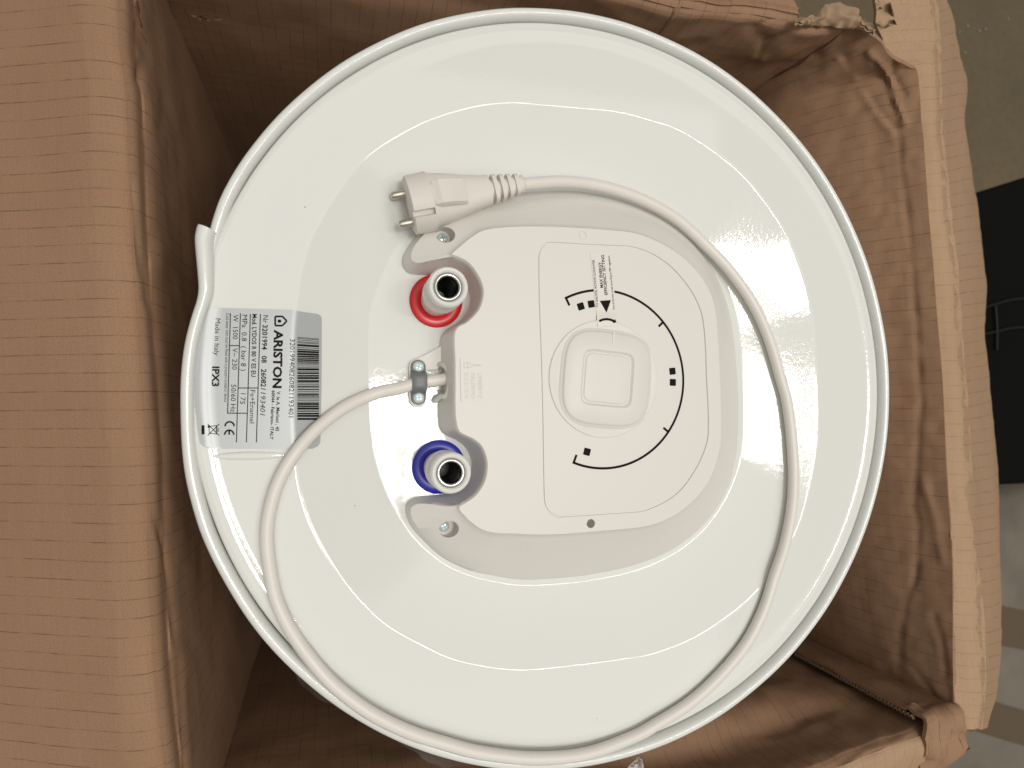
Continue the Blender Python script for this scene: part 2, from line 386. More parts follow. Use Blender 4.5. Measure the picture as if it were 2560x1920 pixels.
# holes cut into it
bmc = bmesh.new()
def cyl(bmx, c, r, d0, d1, n=28, axis='z'):
    a = []
    for d in (d0, d1):
        if axis == 'z': a.append([Vector((c.x+r*math.cos(2*math.pi*i/n), c.y+r*math.sin(2*math.pi*i/n), d)) for i in range(n)])
        else: a.append([Vector((d, c.y+r*math.cos(2*math.pi*i/n), c.z+r*math.sin(2*math.pi*i/n))) for i in range(n)])
    rings(bmx, a, cap0=True, cap1=True)
h_low = un((1121, 1322), -.006); h_up = un((1113, 588), -.004); h_pl = un((1477, 1309), ZT)
cyl(bmc, h_low, .0052, -.0145, .02); cyl(bmc, h_up, .0052, -.0145, .02); cyl(bmc, h_pl, .0026, -.004, .02, 20)
port = un((1100, 953), ZF+.007)
cyl(bmc, Vector((0, port.y, ZF+.007)), .0085, un((1080, 953), ZF+.007).x, un((1112, 953), ZF+.007).x, 32, 'x')
fixn(bmc)
cut = mk('cutter', bmc, M['plastic'], H)
bpy.context.view_layer.update()
md = COV.modifiers.new('cut', 'BOOLEAN'); md.operation = 'DIFFERENCE'; md.object = cut; md.solver = 'EXACT'; md.use_self = True
dg = bpy.context.evaluated_depsgraph_get()
nm = bpy.data.meshes.new_from_object(COV.evaluated_get(dg)); COV.modifiers.clear(); COV.data = nm
for p in nm.polygons: p.use_smooth = True
nm.set_sharp_from_angle(angle=R(38))
bpy.data.objects.remove(cut)

# screw with its recess shade painted as a dark raised cross (part of whatever carries it)
def screw(parent, c, r, rot=0.3, name='screw'):
    bm = bmesh.new(); lathe(bm, [(r, -.001), (r, .0003), (r*.92, .0009), (r*.7, .0014), (r*.3, .0016), (0.00002, .0016)], c, 28); fixn(bm)
    s = mk(name, bm, M['zinc'], parent, 50)
    if rootof(parent) is parent:
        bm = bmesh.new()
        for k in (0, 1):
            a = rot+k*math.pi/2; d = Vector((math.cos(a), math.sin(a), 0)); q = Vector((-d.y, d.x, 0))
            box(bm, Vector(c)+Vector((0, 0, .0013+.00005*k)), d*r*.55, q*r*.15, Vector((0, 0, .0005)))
        mk('cross_shade', bm, M['zinc_shade'], s)
    return s
screw(H, un((1110, 1316), -.0140)+Vector((.0, .0, .0)), .0031, .5)
screw(H, un((1106, 596), -.0140), .0031, .2)
# small moulded blank and cable entry lip
bm = bmesh.new(); c = un((1457, 588), ZT); lathe(bm, [(.0024, -.001), (.0024, .0003), (.0021, .00035), (.0021, .00005), (0.0001, .00005)], (c.x, c.y, ZT), 24); fixn(bm); mk('blank_plug', bm, M['plastic'], COV, 40)
bm = bmesh.new()
path = [on(p, .002) for p in crom([(1088, 1001), (1096, 992), (1108, 990), (1114, 972), (1116, 952), (1114, 932), (1106, 916), (1098, 912)], 5)]
for i, p in enumerate(path): path[i] = Vector((p.x, p.y, ZF+.003+.012*math.sin(math.pi*i/(len(path)-1))))
tube(bm, path, .0017, 10); fixn(bm); mk('entry_lip', bm, M['plastic'], COV, 60)

# dial print, on the panel
KC = un((1511, 947), ZT); KR = (un((1646, 945), ZT)-un((1375, 940), ZT)).length/2
AR = (un((1708, 955), ZT)-KC).length
def angof(p): q = un(p, ZT)-KC; return math.atan2(q.y, q.x)
bm = bmesh.new(); ZP = ZT+.00012
def strip(pts, wd, z=ZP):
    rr = [[], []]
    for i, p in enumerate(pts):
        t = hor(pts[min(i+1, len(pts)-1)]-pts[max(i-1, 0)]); s = Vector((-t.y, t.x, 0))*wd/2
        rr[0].append(Vector((p.x, p.y, z))+s); rr[1].append(Vector((p.x, p.y, z))-s)
    rings(bm, rr, closed=False)
def arc(a0, a1, r, wd):
    strip([KC+Vector((r*math.cos(a0+(a1-a0)*i/60), r*math.sin(a0+(a1-a0)*i/60), 0)) for i in range(61)], wd)
a_st, a_s1, a_s2, a_en = angof((1416, 746)), angof((1484, 727)), angof((1536, 730)), angof((1437, 1151))
LW = .0014
arc(a_st, a_s1, AR, LW); arc(a_s2, a_en, AR, LW)
for a, r0, r1 in ((a_st+.004, AR+LW/2, AR-.0048), (a_en-.004, AR+LW/2, AR-.0048), (angof((1657, 806)), AR, AR-.0042), (angof((1670, 1079)), AR, AR-.0042)):
    d = Vector((math.cos(a), math.sin(a), 0)); strip([KC+d*r0, KC+d*r1], LW)
def rsq(c, half, ang, rad=.25, nn=5):
    out = []
    for k in range(4):
        for j in range(nn+1):
            a = math.pi/2*k+math.pi/2*j/nn
            cxx = half*(1-rad)*(1 if k in (0, 3) else -1); cyy = half*(1-rad)*(1 if k in (0, 1) else -1)
            x, y = cxx+half*rad*math.cos(a), cyy+half*rad*math.sin(a)
            out.append(Vector((c.x+x*math.cos(ang)-y*math.sin(ang), c.y+x*math.sin(ang)+y*math.cos(ang), 0)))
    return out
for p in ((1452, 766), (1478, 760), (1681, 928), (1682, 956), (1467.5, 1129.5)):
    q = un(p, ZT); a = math.atan2(q.y-KC.y, q.x-KC.x)
    bm.faces.new([bm.verts.new((v.x, v.y, ZP)) for v in rsq(q, .0021, a)])
fixn(bm); mk('dial_print', bm, M['ink'], COV)
# knob
bm = bmesh.new(); NK = 96; AK = R(-4.7)
def circ(r, z): return [Vector((KC.x+r*math.cos(2*math.pi*i/NK), KC.y+r*math.sin(2*math.pi*i/NK), z)) for i in range(NK)]
def sup(a, z, e=3.7, sx=1.0, dx=.0010, dy=0):
    out = []
    for i in range(NK):
        t = 2*math.pi*i/NK; c, s = math.cos(t), math.sin(t)
        rr_ = a/((abs(c)**e+abs(s)**e)**(1/e)); x, y = rr_*c*sx, rr_*s
        out.append(Vector((KC.x+dx+x*math.cos(AK)-y*math.sin(AK), KC.y+dy+x*math.sin(AK)+y*math.cos(AK), z)))
    return out
ak = KR*.78; ZK = ZT+.0026
sq = KR*.40
rings(bm, [circ(KR, ZT-.001), circ(KR, ZT+.0005), circ(KR-.0004, ZT+.0008), circ(KR-.0020, ZT+.0008), circ(KR-.0040, ZT+.0005), sup(ak+.0022, ZT+.0004), sup(ak+.0014, ZT+.0010), sup(ak+.0004, ZK-.0012), sup(ak-.0001, ZK-.0004), sup(ak-.0008, ZK),
  sup(sq+.0026, ZK+.0002, 7), sup(sq+.0018, ZK-.0005, 7), sup(sq+.0012, ZK-.0010, 8), sup(sq+.0006, ZK-.0010, 8), sup(sq, ZK-.0004, 8), sup(sq-.0006, ZK-.0003, 8), sup(sq*.5, ZK-.0003, 5)], cap1=True)
fixn(bm); KN = mk('knob', bm, M['plastic'], COV, 32, label='rounded-square temperature knob with a small square dimple')
bm = bmesh.new(); q = un((1533.5, 846), ZK); d = Vector((math.sin(-AK), math.cos(-AK), 0)); s = Vector((d.y, -d.x, 0))
box(bm, (q.x, q.y, ZK), s*.00075, d*.0034, Vector((0, 0, .00035))); bmesh.ops.bevel(bm, geom=bm.edges[:], offset=.0002, segments=2, affect='EDGES'); mk('pointer', bm, M['plastic'], COV, 60)

# ------------------------------------------------------------------ writing
_cap = None
def text_mesh(s, bold=0.0, spacing=1.0):
    cu = bpy.data.curves.new('t', 'FONT'); cu.body = s; cu.size = 1; cu.offset = bold; cu.space_character = spacing; cu.resolution_u = 2
    o = bpy.data.objects.new('t', cu); col.objects.link(o)
    bpy.context.view_layer.update()
    dg = bpy.context.evaluated_depsgraph_get(); me = bpy.data.meshes.new_from_object(o.evaluated_get(dg))
    vs = [v.co.copy() for v in me.vertices]; fs = [tuple(p.vertices) for p in me.polygons]
    bpy.data.objects.remove(o); bpy.data.curves.remove(cu); bpy.data.meshes.remove(me)
    return vs, fs
def text_px(bm, s, A, B, h, place, bold=0.0, slant=0.0, spacing=1.0):
    """text from pixel A to pixel B (baseline), cap height h pixels, laid on a surface by place()"""
    global _cap
    if _cap is None: v, _ = text_mesh('H'); _cap = max(p.y for p in v)
    vs, fs = text_mesh(s, bold, spacing)
    x0, x1 = min(v.x for v in vs), max(v.x for v in vs)
    A, B = Vector(A), Vector(B); d = (B-A); L = d.length; u = d/L; up = Vector((u.y, -u.x))
    out = []
    for v in vs:
        yy = v.y/_cap*h; p = A+u*((v.x-x0)/(x1-x0)*L+slant*yy)+up*yy
        out.append(bm.verts.new(place(p)))
    for f in fs:
        try: bm.faces.new([out[k] for k in f])
        except ValueError: pass
def seg_px(bm, A, B, wd, place, n=6):
    A, B = Vector(A), Vector(B); d = (B-A).normalized(); s = Vector((d.y, -d.x))*wd/2
    rings(bm, [[place(A.lerp(B, i/n)+s) for i in range(n+1)], [place(A.lerp(B, i/n)-s) for i in range(n+1)]], closed=False)
def poly_px(bm, pts, place):
    v = [bm.verts.new(place(p)) for p in pts]
    for t in tessellate_polygon([[Vector((p[0], p[1], 0)) for p in pts]]): bm.faces.new([v[k] for k in t])
def up_normals(bm):
    bm.normal_update()
    for f in bm.faces:
        if f.normal.z < 0: f.normal_flip()

# silver rating label, follows the cap over its crease
EL = .00022
LX = [(765, 513), (800, 507), (850, 497), (900, 489), (960, 485), (1020, 487), (1070, 493), (1105, 499), (1113, 503), (1119, 511), (1122, 522)]
RX = [(765, 804), (790, 804.5), (950, 804), (1100, 801), (1113, 798), (1119, 790), (1122, 781)]
def topy(x): return interp([(500, 768.5), (600, 771), (720, 774), (734, 776), (760, 780), (794, 785), (800, 788), (806, 795)], x)
bm = bmesh.new(); rr = []
for i in range(49):
    t = i/48; row = []
    for j in range(61):
        s = j/60; y1 = 1122; y = 770+(y1-770)*t
        x = interp(LX, y)+(interp(RX, y)-interp(LX, y))*s
        y = topy(x)+(y1-topy(x))*t
        p = on((x, y), EL); row.append(p)
    rr.append(row)
rings(bm, rr, closed=False); up_normals(bm)
LAB = mk('rating_label', bm, M['silver'], H, 180, label='silver foil rating plate with barcode, bent over the cap crease')
bm = bmesh.new(); P = lambda p: on(p, EL+.00012)
T = lambda s, A, B, h, **k: text_px(bm, s, A, B, h, P, **k)
T('ARISTON', (686, 824), (682, 970), 21, bold=.035)
T('V. le A. Merloni , 45', (692, 978), (689, 1078), 8.5, bold=.02)
T('60044 - Fabriano- ITALY', (679.5, 976), (675, 1099), 8, bold=.02)
T('Nr', (658, 788), (657, 807), 12.5); T('3201994   08   26082', (656.5, 812), (652, 967), 12.5, bold=.022); T('1193401', (652, 970), (650, 1036), 12.5, slant=.2)
T('Mod. LYDOS R 80 V ES EU', (631, 785), (628, 942), 11, bold=.02); T('Fe+Enamel', (626, 975), (624, 1058), 12)
T('MPa  0.8  ( bar 8 )', (606, 787), (602, 927), 12.5); T('l 75', (602, 983), (600, 1010), 12.5)
T('W  1500', (583, 787), (582, 848), 12.5); T('V~ 230', (581.5, 870), (580, 924), 12.5); T('50/60 Hz', (578, 961), (576, 1030), 12.5)
T('Cold water inlet must be fitted with a pressure limitation device', (565, 783), (560, 1005), 8)
T('Made in Italy', (539, 796), (535, 888), 12); T('IPX3', (531, 916), (530, 966), 17, bold=.03)
T('3201994082608211 93401'.replace(' ', ''), (725.5, 847), (721.5, 1043), 12)
for A, B, wd in (((651, 785), (641, 1106), 2.3), ((626, 785), (616, 1106), 2.3), ((601, 783), (591, 1106), 2.3), ((576, 783), (569, 1033), 2.3),
                 ((575, 864), (599, 864), 2.3), ((596, 970), (644, 970), 2.3), ((568, 1033), (617, 1033), 2.3), ((507.5, 1063), (507.5, 1086), 7.5)):
    seg_px(bm, A, B, wd, P)
# bars
y = 843.5; rb = random.Random(32); i = 0
while y < 1049:
    wd = rb.choice([1.3, 1.3, 2.6, 3.8, 5.0]); gap = rb.choice([1.3, 1.3, 2.6, 3.0])
    sk = max(0, (930-y)/90)*4.5
    seg_px(bm, (743.5, y+wd/2-sk*.25), (797.5, y+wd/2+sk*.75), wd, P, 8); y += wd+gap
# house emblem
hs = [(688, 791), (688, 814), (706, 814), (717, 802.5), (706, 791)]
for a, b in zip(hs, hs[1:]+hs[:1]): seg_px(bm, a, b, 4.4, P)
poly_px(bm, [(694.5, 799), (694.5, 806.5), (701, 806.5), (704, 802.7), (701, 799)], P)
# CE mark: two open rings read downwards
def ringarc(c, r, a0, a1, wd):
    pts = [(c[0]+r*math.cos(a0+(a1-a0)*k/20), c[1]+r*math.sin(a0+(a1-a0)*k/20)) for k in range(21)]
    for a, b in zip(pts, pts[1:]): seg_px(bm, a, b, wd, P, 1)
ringarc((574, 1066), 11.5, R(180), R(360), 4.2); ringarc((573, 1087), 11.5, R(180), R(360), 4.2); seg_px(bm, (573, 1087), (573, 1075.5), 4, P)
# crossed-out bin
for a, b, wd in (((523, 1066), (541, 1064), 1.8), ((523, 1083), (541, 1085), 1.8), ((523, 1066), (523, 1083), 1.8), ((541, 1063), (541, 1086), 2.6), ((545, 1069), (545, 1080), 2.2), ((519, 1060), (548, 1089), 2.0), ((519, 1089), (548, 1060), 2.0)): seg_px(bm, a, b, wd, P)
poly_px(bm, [(522+3.2*math.cos(k), 1067+3.2*math.sin(k)) for k in [2*math.pi*i/10 for i in range(10)]], P)
up_normals(bm); mk('label_print', bm, M['ink'], LAB)

# sticker with instructions
PS = lambda z: (lambda p: un(p, z))
bm = bmesh.new(); zs = ZT+.0016
stz = lambda y: ZT+.00022+(.0008 if y > 797 else (.0008*max(0, (y-780)/17)))
rr = []
for i in range(33):
    t = i/32
    A = Vector((1476, 632)).lerp(Vector((1494.5, 817)), t); B = Vector((1524, 630)).lerp(Vector((1543, 813)), t)
    rr.append([un(A.lerp(B, s), stz(A.lerp(B, s)[1])) for s in (0, .25, .5, .75, 1)])
rings(bm, rr, closed=False); up_normals(bm); ST = mk('instruction_sticker', bm, M['sticker'], COV, 180, label='thin clear sticker with black lines of text reaching onto the knob')
bm = bmesh.new(); P2 = lambda p: un(p, stz(p[1])+.0001)
text_px(bm, 'TO UNLOCK, ROTATE CLOCKWISE', (1496, 768), (1486, 650), 5.2, P2, bold=.012)
text_px(bm, 'MAX ENERGY', (1508, 719), (1503, 655), 7, P2, bold=.02)
text_px(bm, 'EFFICIENCY SETTING', (1519, 737), (1510, 637), 7, P2, bold=.02)
text_px(bm, 'Out of the box mode according to ERP regulation.', (1537, 774), (1524, 638), 4.6, P2, bold=.01)
poly_px(bm, [(1499.5, 752), (1527.5, 750), (1516.5, 781.5)], P2)
ap = [(1498, 803), (1505, 799.5), (1513, 798), (1521, 798), (1529, 800), (1536, 803.5)]
for a, b in zip(ap, ap[1:]): seg_px(bm, a, b, 6, P2, 1)
poly_px(bm, [(1537.5, 797), (1541.5, 805.5), (1532.5, 808.5)], P2)
up_normals(bm); mk('sticker_print', bm, M['ink'], COV)

# moulded designer badge
bm = bmesh.new()
bp = [(1150.5, 899), (1151.5, 896), (1155, 895), (1210, 895), (1214, 896.5), (1215, 900), (1217, 998), (1216, 1002), (1212, 1003.5), (1158, 1004.5), (1154, 1003.5), (1152.5, 1000)]
prism(bm, [un(p, ZT+.0005) for p in bp], ZT-.0002, ZT+.0005); fixn(bm); BD = mk('badge', bm, M['plastic'], COV, 30)
bm = bmesh.new(); P3 = lambda p: un(p, ZT+.0006)
text_px(bm, 'UMBERTO', (1194.5, 933), (1195.5, 996), 10, P3); text_px(bm, 'PALERMO', (1177, 933), (1178, 996), 10, P3); text_px(bm, 'DESIGN', (1160.5, 933), (1161.5, 995), 10, P3, spacing=1.5)
br = [(1160, 907), (1160, 919.5), (1172, 919.5), (1181, 914.5), (1203, 913.8), (1203, 912.6), (1181, 911.5), (1172, 907)]
for a, b in zip(br, br[1:]+br[:1]): seg_px(bm, a, b, 1.4, P3, 1)
seg_px(bm, (1169, 907), (1169, 919.5), 1.2, P3, 1)
up_normals(bm); mk('badge_lettering', bm, M['emboss_shade'], COV)

# ------------------------------------------------------------------ water pipes
def pipe(base, topc, ringmat, nm, lab):
    b = un(base, ZF); t = un(topc, .0205)
    hgt = .041
    bm = bmesh.new(); lathe(bm, [(.0089, .0), (.0153, .0), (.0157, .0006), (.0156, .0014), (.0151, .0019), (.0097, .0020), (.0089, .0015), (.0089, 0)], b, 64); fixn(bm)
    rg = mk('collar_ring', bm, ringmat, H, 50, label=lab)
    ax = (t-b)
    bm = bmesh.new()
    prof = [(.0091, 0), (.0092, .014), (.0099, .017), (.01085, .0185), (.01085, .0245), (.0104, .0252), (.0104, .0258), (.0109, .0266), (.0109, .0274), (.0104, .0281), (.0104, .0287), (.0109, .0295), (.0109, .0303), (.0104, .0310), (.0104, .0316), (.0108, .0325), (.0109, .0385), (.0105, .0402), (.0097, .041), (.0087, .0408), (.0080, .0398), (.0077, .0392), (.0077, .036)]
    rr = []
    for r, z in prof:
        c = b+ax*(z/hgt)
        rr.append([c+Vector((r*math.cos(2*math.pi*i/56), r*math.sin(2*math.pi*i/56), 0)) for i in range(56)])
    rings(bm, rr); fixn(bm); pp = mk(nm, bm, M['sleeve'], H, 45)
    bm = bmesh.new(); rr = []
    for r, z in [(.0080, .0365), (.0076, .0392), (.0072, .0399), (.0064, .0400), (.0057, .0396), (.0054, .038), (.0054, .033)]:
        c = b+ax*(z/hgt); rr.append([c+Vector((r*math.cos(2*math.pi*i/56), r*math.sin(2*math.pi*i/56), 0)) for i in range(56)])
    rings(bm, rr); fixn(bm); mk('steel_lining', bm, M['chrome'], pp, 60)
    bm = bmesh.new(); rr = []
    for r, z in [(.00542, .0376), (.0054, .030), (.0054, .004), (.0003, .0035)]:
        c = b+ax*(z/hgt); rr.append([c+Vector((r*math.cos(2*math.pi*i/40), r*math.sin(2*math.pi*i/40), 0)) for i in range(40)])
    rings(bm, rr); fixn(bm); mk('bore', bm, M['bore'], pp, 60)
    return pp
pipe((1090, 753), (1121.5, 716), M['red'], 'water_pipe', 'glossy red plastic collar at the foot of the hot water pipe')
pp = pipe((1097, 1167), (1128.5, 1183), M['blue'], 'water_pipe', 'dark blue plastic collar at the foot of the cold water pipe')

# ------------------------------------------------------------------ cord clamp and its seat
bm = bmesh.new()
prism(bm, [un(p, ZF+.0035) for p in [(1040, 897), (1058, 890), (1103, 865), (1106, 915), (1098, 918), (1090, 923), (1066, 925), (1066, 990), (1064, 1008), (1056, 1017), (1046, 1019), (1034, 1016), (1026, 1006), (1023, 990), (1023, 915), (1028, 903)]], ZF-.001, ZF+.0035)
fixn(bm); mk('clamp_seat', bm, M['plastic'], H, 30)
bm = bmesh.new()
a_, b_ = un((1046.5, 917), ZF+.006), un((1047, 994), ZF+.006); dd = (b_-a_); LL = dd.length; dd.normalize(); ss = Vector((dd.y, -dd.x, 0)); hw = .0042
rr = []
for i in range(41):
    t = -hw+(LL+2*hw)*i/40
    wd = hw*math.sqrt(max(0.003, 1-(max(0, -t, t-LL)/hw)**2))
    cz = t/LL-.5; z = ZF+.0055+.0064*max(0, 1-(cz/.34)**4)**.5*(1 if abs(cz) < .34 else 0)
    p = a_+dd*t
    rr.append([Vector((p.x, p.y, 0))+ss*wd*k+Vector((0, 0, zz)) for k, zz in ((-1, ZF+.0034), (-1, z-.0004), (-.88, z), (-.3, z+.0002), (.3, z+.0002), (.88, z), (1, z-.0004), (1, ZF+.0034))])
rings(bm, rr, closed=False); fixn(bm); CL = mk('cord_clamp', bm, M['grey'], H, 35)
screw(H, Vector((a_.x, a_.y, ZF+.0055)), .0032, -.3, 'clamp_screw'); screw(H, Vector((b_.x, b_.y, ZF+.0055)), .0032, .1, 'clamp_screw')

# ------------------------------------------------------------------ power cord
CR = .0035
cpx = [(1122,946),(1090,951),(1046,957),(1000,970),(944,982),(874.5,1010.6),(816.7,1049.7),(767.5,1096),(727,1148),(698,1200),(680.7,1249),(669,1307),(667.6,1365),(677,1440),(692,1503.7),(727,1576),(773,1642.5),(834,1712),(921,1779),(1020,1829),(1116,1860),(1202.5,1882),(1333,1896),(1463,1885),(1579,1844),(1640,1811),(1727,1755),(1802,1686),(1866,1608),(1909,1524),(1936,1440),(1961,1365),(1978.5,1278),(1984,1191.5),(1978.5,1090),(1967,1003),(1952.5,949),(1920.7,842),(1880,755),(1825,677),(1761.5,610),(1698,552),(1635,513),(1560,481),(1480,461),(1402,454),(1334,458.5),(1296,462)]
fine = crom(cpx, 6); nf = len(fine)
def csurf(x, y):
    r = math.hypot(x, y); z = surf(x, y)
    if r > .2135: z = max(z, -.0024+min(1, (r-.2135)/.003)*.0024)
    return z
zz = [on(p, CR, csurf).z for p in fine]
def lift(i):
    t = i/(nf-1)*(len(cpx)-1)
    return interp([(0, .0046), (1, .0042), (2, .0040), (3, .0034), (4, .002), (6, .0008), (9, .0005), (20, .0003), (36, .0008), (40, .003), (42, .006), (44, .009), (45, .013), (46, .017), (47, .019)], t)
zz = [a+lift(i) for i, a in enumerate(zz)]
for _ in range(6): zz = [zz[0]]+[(zz[i-1]+zz[i]*2+zz[i+1])/4 for i in range(1, nf-1)]+[zz[-1]]
print('cord end z', zz[-1])
cpath = [un(p, z) for p, z in zip(fine, zz)]
bm = bmesh.new(); tube(bm, cpath, CR, 18); fixn(bm)
CORD = mk('power_cord', bm, M['cord'], H, 60)
# plug
Fp = un((1022, 515), -.0040); Ep = cpath[-1].copy()
ax = (Ep-Fp); LP = ax.length; ax.normalize(); sd = ax.cross(Vector((0, 0, 1))).normalized(); upv = sd.cross(ax)
PSC = .90; _r = R(22); pinside = sd*math.cos(_r)+upv*math.sin(_r)
def sect(t, hs, hu, e, nn=48, du=0.0):
    out = []
    for i in range(nn):
        a = 2*math.pi*i/nn+math.pi/nn; c, s = math.cos(a), math.sin(a); k = 1/((abs(c)**e+abs(s)**e)**(1/e))
        out.append(Fp+ax*t+sd*hs*k*c+upv*(hu*k*s+du))
    return out
k = LP/.062
S = [(0, .0165, .0165, 2), (.0006, .0178, .0178, 2), (.0115, .0184, .0184, 2), (.0118, .0176, .0180, 2.1), (.0135, .0164, .0166, 2.3), (.019, .0152, .0140, 2.8), (.026, .0134, .0110, 3.2), (.033, .0115, .0092, 3.0), (.040, .0098, .0082, 2.8), (.045, .0092, .0078, 2.6), (.0455, .0062, .0060, 2.2), (.0465, .0062, .0060, 2.2)]
for j in range(4):
    t0 = .047+.0042*j; w1 = .0088-.0007*j; S += [(t0, w1, .0074-.0004*j, 3.4), (t0+.0022, w1-.0002, .0073-.0004*j, 3.4), (t0+.0026, .0056, .0052, 2.2), (t0+.0038, .0054, .0050, 2.2)]
S += [(.0645, .0056, .0054, 2.2), (.0652, .0044, .0044, 2)]
bm = bmesh.new(); rings(bm, [sect(t*k, a*PSC, b*PSC, e) for t, a, b, e in S], cap0=True, cap1=True); fixn(bm)
PL = mk('plug', bm, M['plug'], H, 34, label='white angled two-pin mains plug resting beside the red collar')
bmc = bmesh.new()
for sgn in (1,):
    d = (sd*.55*sgn+upv*.83).normalized(); q = d.cross(ax)
    box(bmc, Fp+ax*.0052+d*.0166, ax*.0068, q*.0019, d*.0034)
fixn(bmc); cut = mk('cutter', bmc, M['plug'], H); bpy.context.view_layer.update()
md = PL.modifiers.new('cut', 'BOOLEAN'); md.operation = 'DIFFERENCE'; md.object = cut; md.solver = 'EXACT'
dg = bpy.context.evaluated_depsgraph_get(); nm = bpy.data.meshes.new_from_object(PL.evaluated_get(dg)); PL.modifiers.clear(); PL.data = nm
for p in nm.polygons: p.use_smooth = True
nm.set_sharp_from_angle(angle=R(34)); bpy.data.objects.remove(cut)
# grip pads on the plug's back
for dlt, wd in ((.0, .0075),):
    bm = bmesh.new()
    rr = []
    for t, hu in ((.0125, .0172), (.016, .0186), (.022, .0170), (.030, .0122)):
        rr.append([Fp+ax*t*k+sd*(wd*x)+upv*(hu*y*PSC) for x, y in ((-1, .8), (-.85, 1.0), (.85, 1.0), (1, .8))])
    rings(bm, rr, closed=False); bm.faces.new([bm.verts.new(p) for p in rr[0]]); fixn(bm); mk('grip_pad', bm, M['plug'], PL, 30)
bm = bmesh.new()
for sgn in (1, -1):
    bm = bmesh.new()
    c = Fp+pinside*.0095*sgn-upv*(.002 if sgn < 0 else .005)
    rr = [[c-ax*t+sd*r*math.cos(2*math.pi*i/20)+upv*r*math.sin(2*math.pi*i/20) for i in range(20)] for t, r in ((-.002, .0024), (.0060, .0024), (.0076, .0019), (.0080, .0008))]
    rings(bm, rr, cap1=True); fixn(bm); mk('pin', bm, M['nickel'], PL, 50)

# beige spacer on the drum's back, low behind the rim
bm = bmesh.new()
c = un((456, 997), -.13); rr = []
for z, s in ((-.052, .72), (-.05, .92), (-.046, 1.0), (-.12, 1.0)):
    pass
for z, s in ((-.30, 1.0), (-.138, 1.0), (-.132, .93), (-.13, .8)):
    rr.append([Vector((c.x-.002+.0125*s*math.cos(2*math.pi*i/32), c.y+.0145*s*math.sin(2*math.pi*i/32), z)) for i in range(32)])
rings(bm, rr, cap1=True); fixn(bm); mk('wall_spacer', bm, M['beige'], H, 40)

# ------------------------------------------------------------------ the carton
ZFOLD = -.030; ZBOT = -.745
BX = thing('cardboard_box', (0, 0, -.756), 'brown corrugated carton opened at the top with torn corners', 'box')
def crumple(p, amp, fr):
    v = Vector((p.x*fr, p.y*fr, p.z*fr))
    n1 = noise.noise(v); n2 = noise.noise(v*2.3+Vector((5, 1, 3)))
    return amp*(n1+.5*n2-.9*abs(noise.noise(v*1.4+Vector((9, 4, 2)))))
def pxof(p):
    v = MW.transposed() @ (Vector(p)-Vector((CX, CY, D))); return (1280+F*v.x/-v.z, 960-F*v.y/-v.z)
def segd(p, a, b):
    ax_, ay_ = b[0]-a[0], b[1]-a[1]; L2 = ax_*ax_+ay_*ay_
    t = max(0, min(1, ((p[0]-a[0])*ax_+(p[1]-a[1])*ay_)/L2)); return math.hypot(p[0]-a[0]-t*ax_, p[1]-a[1]-t*ay_)
def creased(p, cr):
    q = pxof(p); d_ = 0
    for pts, amp, wd in cr:
        if min(a for a, _ in pts)-40 < q[0] < max(a for a, _ in pts)+40 and min(b for _, b in pts)-40 < q[1] < max(b for _, b in pts)+40:
            dd_ = min(segd(q, a, b) for a, b in zip(pts, pts[1:]))
            d_ += amp*math.exp(-(dd_/(wd*1.7))**2)*(.7+.6*noise.noise(Vector((q[0]*.02, q[1]*.02, 0))))
    return d_
